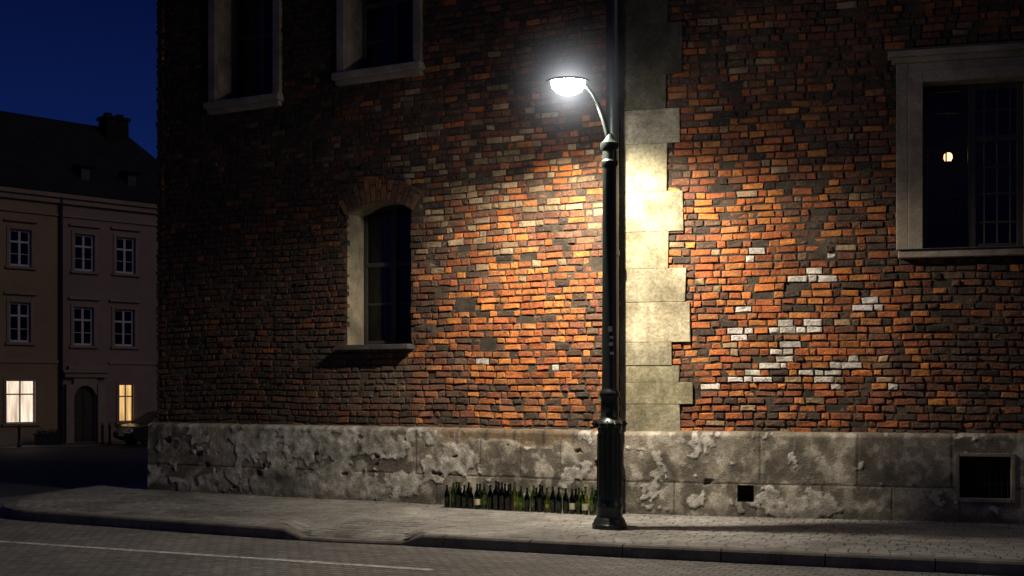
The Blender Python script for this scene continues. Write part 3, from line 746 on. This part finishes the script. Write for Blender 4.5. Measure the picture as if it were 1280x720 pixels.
# ------------------------------------------------------------------ street lamp
LX,LY=(762-CX)/F*13.7,13.7
lamp=empty('street_lamp',(0,0,0)); b=MB()
prof=[(.001,0),(.2,0),(.2,.05),(.185,.065),(.175,.10),(.15,.13),(.145,.22),(.155,.24),(.155,.27),(.142,.29),(.138,.34),(.132,1.10),(.14,1.12),(.14,1.15),(.175,1.17),(.18,1.20),(.165,1.225),(.12,1.25),(.105,1.28),(.10,1.48),(.112,1.50),(.118,1.53),(.112,1.56),(.094,1.58),(.09,1.6),(.084,2.8),(.080,4.10),(.088,4.12),(.10,4.15),(.10,4.18),(.085,4.20),(.082,4.30),(.09,4.31),(.108,4.35),(.108,4.39),(.08,4.41),(.05,4.45),(.03,4.5),(.001,4.52)]
lathe(b,prof,LX,LY,32)
for k in range(12):
    a=2*math.pi*k/12; tube(b,[(LX+.137*math.cos(a),LY+.137*math.sin(a),.36),(LX+.131*math.cos(a),LY+.131*math.sin(a),1.08)],.011,6)
for k in range(14):
    a=2*math.pi*k/14; tube(b,[(LX+.165*math.cos(a),LY+.165*math.sin(a),1.15),(LX+.195*math.cos(a),LY+.195*math.sin(a),1.195),(LX+.165*math.cos(a),LY+.165*math.sin(a),1.225)],.012,6)
po=b.obj('pole',M_iron,lamp,smooth=True); mm=po.modifiers.new('es','EDGE_SPLIT'); mm.split_angle=math.radians(35)
b=MB(); hz=5.10
pts=[(LX,LY,4.40),(LX-.03,LY,4.52),(LX-.075,LY,4.68),(LX-.13,LY,4.83),(LX-.20,LY,4.96),(LX-.27,LY,5.05),(LX-.33,LY,5.10)]
tube(b,pts,[.03,.03,.028,.026,.024,.023,.022],12)
b.obj('arm',M_iron,lamp,smooth=True)
HX=(710-CX)/F*13.7
def ell(b,prof,cx,cy,cz,sx,sy,seg=32,m=0):
    i=len(b.v)
    for (r,z) in prof:
        for k in range(seg):
            a=2*math.pi*k/seg; b.v.append((cx+r*sx*math.cos(a),cy+r*sy*math.sin(a),cz+z))
    for j in range(len(prof)-1):
        for k in range(seg):
            k2=(k+1)%seg; b.f.append((i+j*seg+k,i+j*seg+k2,i+(j+1)*seg+k2,i+(j+1)*seg+k)); b.m.append(m)
b=MB(); ell(b,[(.80,0.0),(1,-.010),(1.02,0),(.98,.012),(.8,.028),(.5,.042),(.2,.05),(.001,.052)],HX,LY,hz,.25,.17)
tube(b,[(HX+.15,LY,hz+.02),(LX-.30,LY,hz+.0)],[.03,.03],10)
b.obj('canopy',M_iron,lamp,smooth=True)
b=MB(); ell(b,[(.78,0.004),(.78,-.03),(.70,-.08),(.54,-.125),(.3,-.15),(.001,-.158)],HX,LY,hz,.25,.17,24)
b.obj('glass_bowl',M_bulb,lamp,smooth=True)
b=MB()
for (z,h,da) in ((2.08,.04,0),(2.16,.03,.1),(2.24,.06,-.1),(1.98,.03,.15)):
    for k in range(4):
        a0=-1.75+da+k*.13; a1=a0+.13; r=.0885
        b.quad((LX+r*math.cos(a0),LY+r*math.sin(a0),z),(LX+r*math.cos(a1),LY+r*math.sin(a1),z),(LX+r*math.cos(a1),LY+r*math.sin(a1),z+h),(LX+r*math.cos(a0),LY+r*math.sin(a0),z+h))
b.obj('stickers',M_sticker,lamp,fixn=False)
# emission-only sphere added round the luminaire to stand in for a lens halo
m=bpy.data.materials.new('lens_halo_emission'); m.use_nodes=True; nt=m.node_tree; nt.nodes.clear()
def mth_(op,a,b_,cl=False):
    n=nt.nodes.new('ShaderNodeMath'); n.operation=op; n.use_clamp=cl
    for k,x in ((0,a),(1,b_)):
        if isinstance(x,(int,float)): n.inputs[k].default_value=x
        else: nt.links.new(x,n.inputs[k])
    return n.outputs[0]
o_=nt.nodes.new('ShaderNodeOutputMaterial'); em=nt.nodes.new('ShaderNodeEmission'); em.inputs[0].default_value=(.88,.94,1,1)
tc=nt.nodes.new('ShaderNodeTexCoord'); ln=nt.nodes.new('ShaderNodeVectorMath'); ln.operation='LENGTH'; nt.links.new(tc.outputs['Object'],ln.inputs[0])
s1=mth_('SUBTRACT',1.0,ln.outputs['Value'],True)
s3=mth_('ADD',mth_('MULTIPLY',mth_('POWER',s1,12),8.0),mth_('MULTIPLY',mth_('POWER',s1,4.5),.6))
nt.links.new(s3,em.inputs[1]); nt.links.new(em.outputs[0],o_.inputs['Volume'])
bm=bmesh.new(); bmesh.ops.create_icosphere(bm,subdivisions=3,radius=1); me=bpy.data.meshes.new('halo_sphere'); bm.to_mesh(me); bm.free(); me.materials.append(m)
mo=bpy.data.objects.new('lens_halo',me); scene.collection.objects.link(mo); mo.parent=lamp; mo.location=(HX,LY,hz-.07); mo.scale=(1.15,1.15,1.15)

# ------------------------------------------------------------------ bottles
def bottle_mesh(kind,mat):
    H,Rr,sh=[(.32,.039,.19),(.30,.040,.17),(.28,.037,.16)][kind]
    o=[(.001,.0),(Rr*.8,0),(Rr,.006),(Rr,sh),(Rr*.93,sh+.015),(Rr*.65,sh+.04),(Rr*.42,sh+.06),(.0145,sh+.075),(.0135,H-.02),(.016,H-.018),(.016,H-.004),(.0135,H)]
    i=[(.0105,H),(.0105,sh+.075),(Rr*.38,sh+.055),(Rr*.85,sh+.01),(Rr-.004,sh-.005),(Rr-.004,.012),(.001,.016)]
    b=MB(); lathe(b,o+i,0,0,20,0); lathe(b,[(Rr+.0006,.05),(Rr+.0006,.12)],0,0,20,1)
    me=bpy.data.meshes.new('bottle'); me.from_pydata(b.v,[],b.f); me.materials.append(mat); me.materials.append(M_label)
    me.polygons.foreach_set('material_index',b.m); me.polygons.foreach_set('use_smooth',[True]*len(b.f)); me.update(); return me
def nolabel(me):
    m=me.copy(); bm=bmesh.new(); bm.from_mesh(m); bmesh.ops.delete(bm,geom=[f for f in bm.faces if f.material_index==1],context='FACES'); bm.to_mesh(m); bm.free(); return m
lab=[];nol=[]
for k in range(3):
    for mt in M_bg:
        q=bottle_mesh(k,mt); lab.append(q); nol.append(nolabel(q))
bt=empty('glass_bottles'); n=0
wts=[1.3,.6,1.3,1.5]*3
for row,(off,pr) in enumerate(((.34,1),(.25,.45))):
    ua=L.uv(559,637,off)[0]; ub=L.uv(744,637,off)[0]; u=ua+row*.045
    while u<ub:
        if random.random()<pr:
            me=random.choices(nol if random.random()<.85 else lab,weights=wts)[0]
            o=bpy.data.objects.new('bottle_%d'%n,me); n+=1; scene.collection.objects.link(o); o.parent=bt
            p=L.pt(u,off+random.uniform(-.015,.015),.004); o.location=p; o.rotation_euler=(random.gauss(0,.01),random.gauss(0,.01),random.uniform(0,6.28))
            s=random.uniform(.98,1.07); o.scale=(s,s,s*random.uniform(1.0,1.12))
        u+=random.uniform(.086,.096)
b=MB()
for i in range(500):
    w=L if random.random()<.5 else R; u=random.uniform(UL,0) if w is L else random.uniform(0,6)
    off=abs(random.gauss(0,.18))+.03; s=random.uniform(.008,.022); a=random.uniform(0,6.28); z=.008
    p=w.pt(u,off,z); b.v+=[(p[0]+s*math.cos(a),p[1]+s*math.sin(a),z),(p[0]-s*.5*math.sin(a),p[1]+s*.5*math.cos(a),z+s*.6),(p[0]-s*math.cos(a),p[1]-s*math.sin(a),z+.002),(p[0]+s*.5*math.sin(a),p[1]-s*.5*math.cos(a),z)]
    k=len(b.v)-4; b.f.append((k,k+1,k+2,k+3)); b.m.append(0)
b.obj('fallen_leaves',plain('dry_leaf',(.16,.11,.06),.9),fixn=False)

# ------------------------------------------------------------------ lights
def spot(name,loc,P,size,blend,col,rad,dr):
    l=bpy.data.lights.new(name,'SPOT'); l.energy=P; l.spot_size=math.radians(size); l.spot_blend=blend; l.color=col; l.shadow_soft_size=rad
    o=bpy.data.objects.new(name,l); o.location=loc; o.rotation_euler=Vector(dr).to_track_quat('-Z','Y').to_euler(); scene.collection.objects.link(o); o.parent=lamp
spot('lamp_light_wide',(HX,LY,hz-.22),620,168,.35,(1,.88,.68),.035,(0,0,-1))
spot('lamp_light_throw',(HX,LY+.02,hz-.24),1150,110,1.0,(1,.86,.64),.035,(.22,.62,-.95))
l=bpy.data.lights.new('bowl_glow','POINT'); l.energy=38; l.color=(1,.90,.76); l.shadow_soft_size=.05
o=bpy.data.objects.new('bowl_glow',l); o.location=(HX,LY-.22,hz-.18); scene.collection.objects.link(o); o.parent=lamp
s=bpy.data.lights.new('city_glow_fill','SUN'); s.energy=.17; s.angle=math.radians(25); s.color=(1,.80,.68)  # directional fill added to stand in for city glow on the facades
so=bpy.data.objects.new('city_glow_fill',s); scene.collection.objects.link(so)
so.rotation_euler=Vector((-.74,.40,-.42)).to_track_quat('-Z','Y').to_euler()
w=bpy.data.worlds.new('World'); scene.world=w; w.use_nodes=True; nt=w.node_tree; bg=nt.nodes['Background']
tc=nt.nodes.new('ShaderNodeTexCoord'); sx=nt.nodes.new('ShaderNodeSeparateXYZ'); nt.links.new(tc.outputs['Generated'],sx.inputs[0])
r=nt.nodes.new('ShaderNodeValToRGB'); nt.links.new(sx.outputs['Z'],r.inputs[0]); e=r.color_ramp.elements
e[0].position=0; e[0].color=(.010,.011,.022,1); e[1].position=.6; e[1].color=(.0035,.0055,.020,1)
k=e.new(.30); k.color=(.0016,.0052,.039,1); k=e.new(.18); k.color=(.0032,.0112,.072,1); k=e.new(.08); k.color=(.006,.014,.066,1)
nt.links.new(r.outputs[0],bg.inputs[0]); bg.inputs[1].default_value=1.0

# ------------------------------------------------------------------ camera
cam=bpy.data.cameras.new('camera'); co=bpy.data.objects.new('camera',cam); scene.collection.objects.link(co); scene.camera=co
co.location=(0,0,EYE); co.rotation_euler=(math.radians(90),0,0); cam.sensor_width=36; cam.lens=36*F/1280; cam.shift_y=(HY-360)/1280; cam.clip_end=2000; cam.clip_start=.1
scene.view_settings.view_transform='Standard'; scene.view_settings.look='None'; scene.view_settings.exposure=0
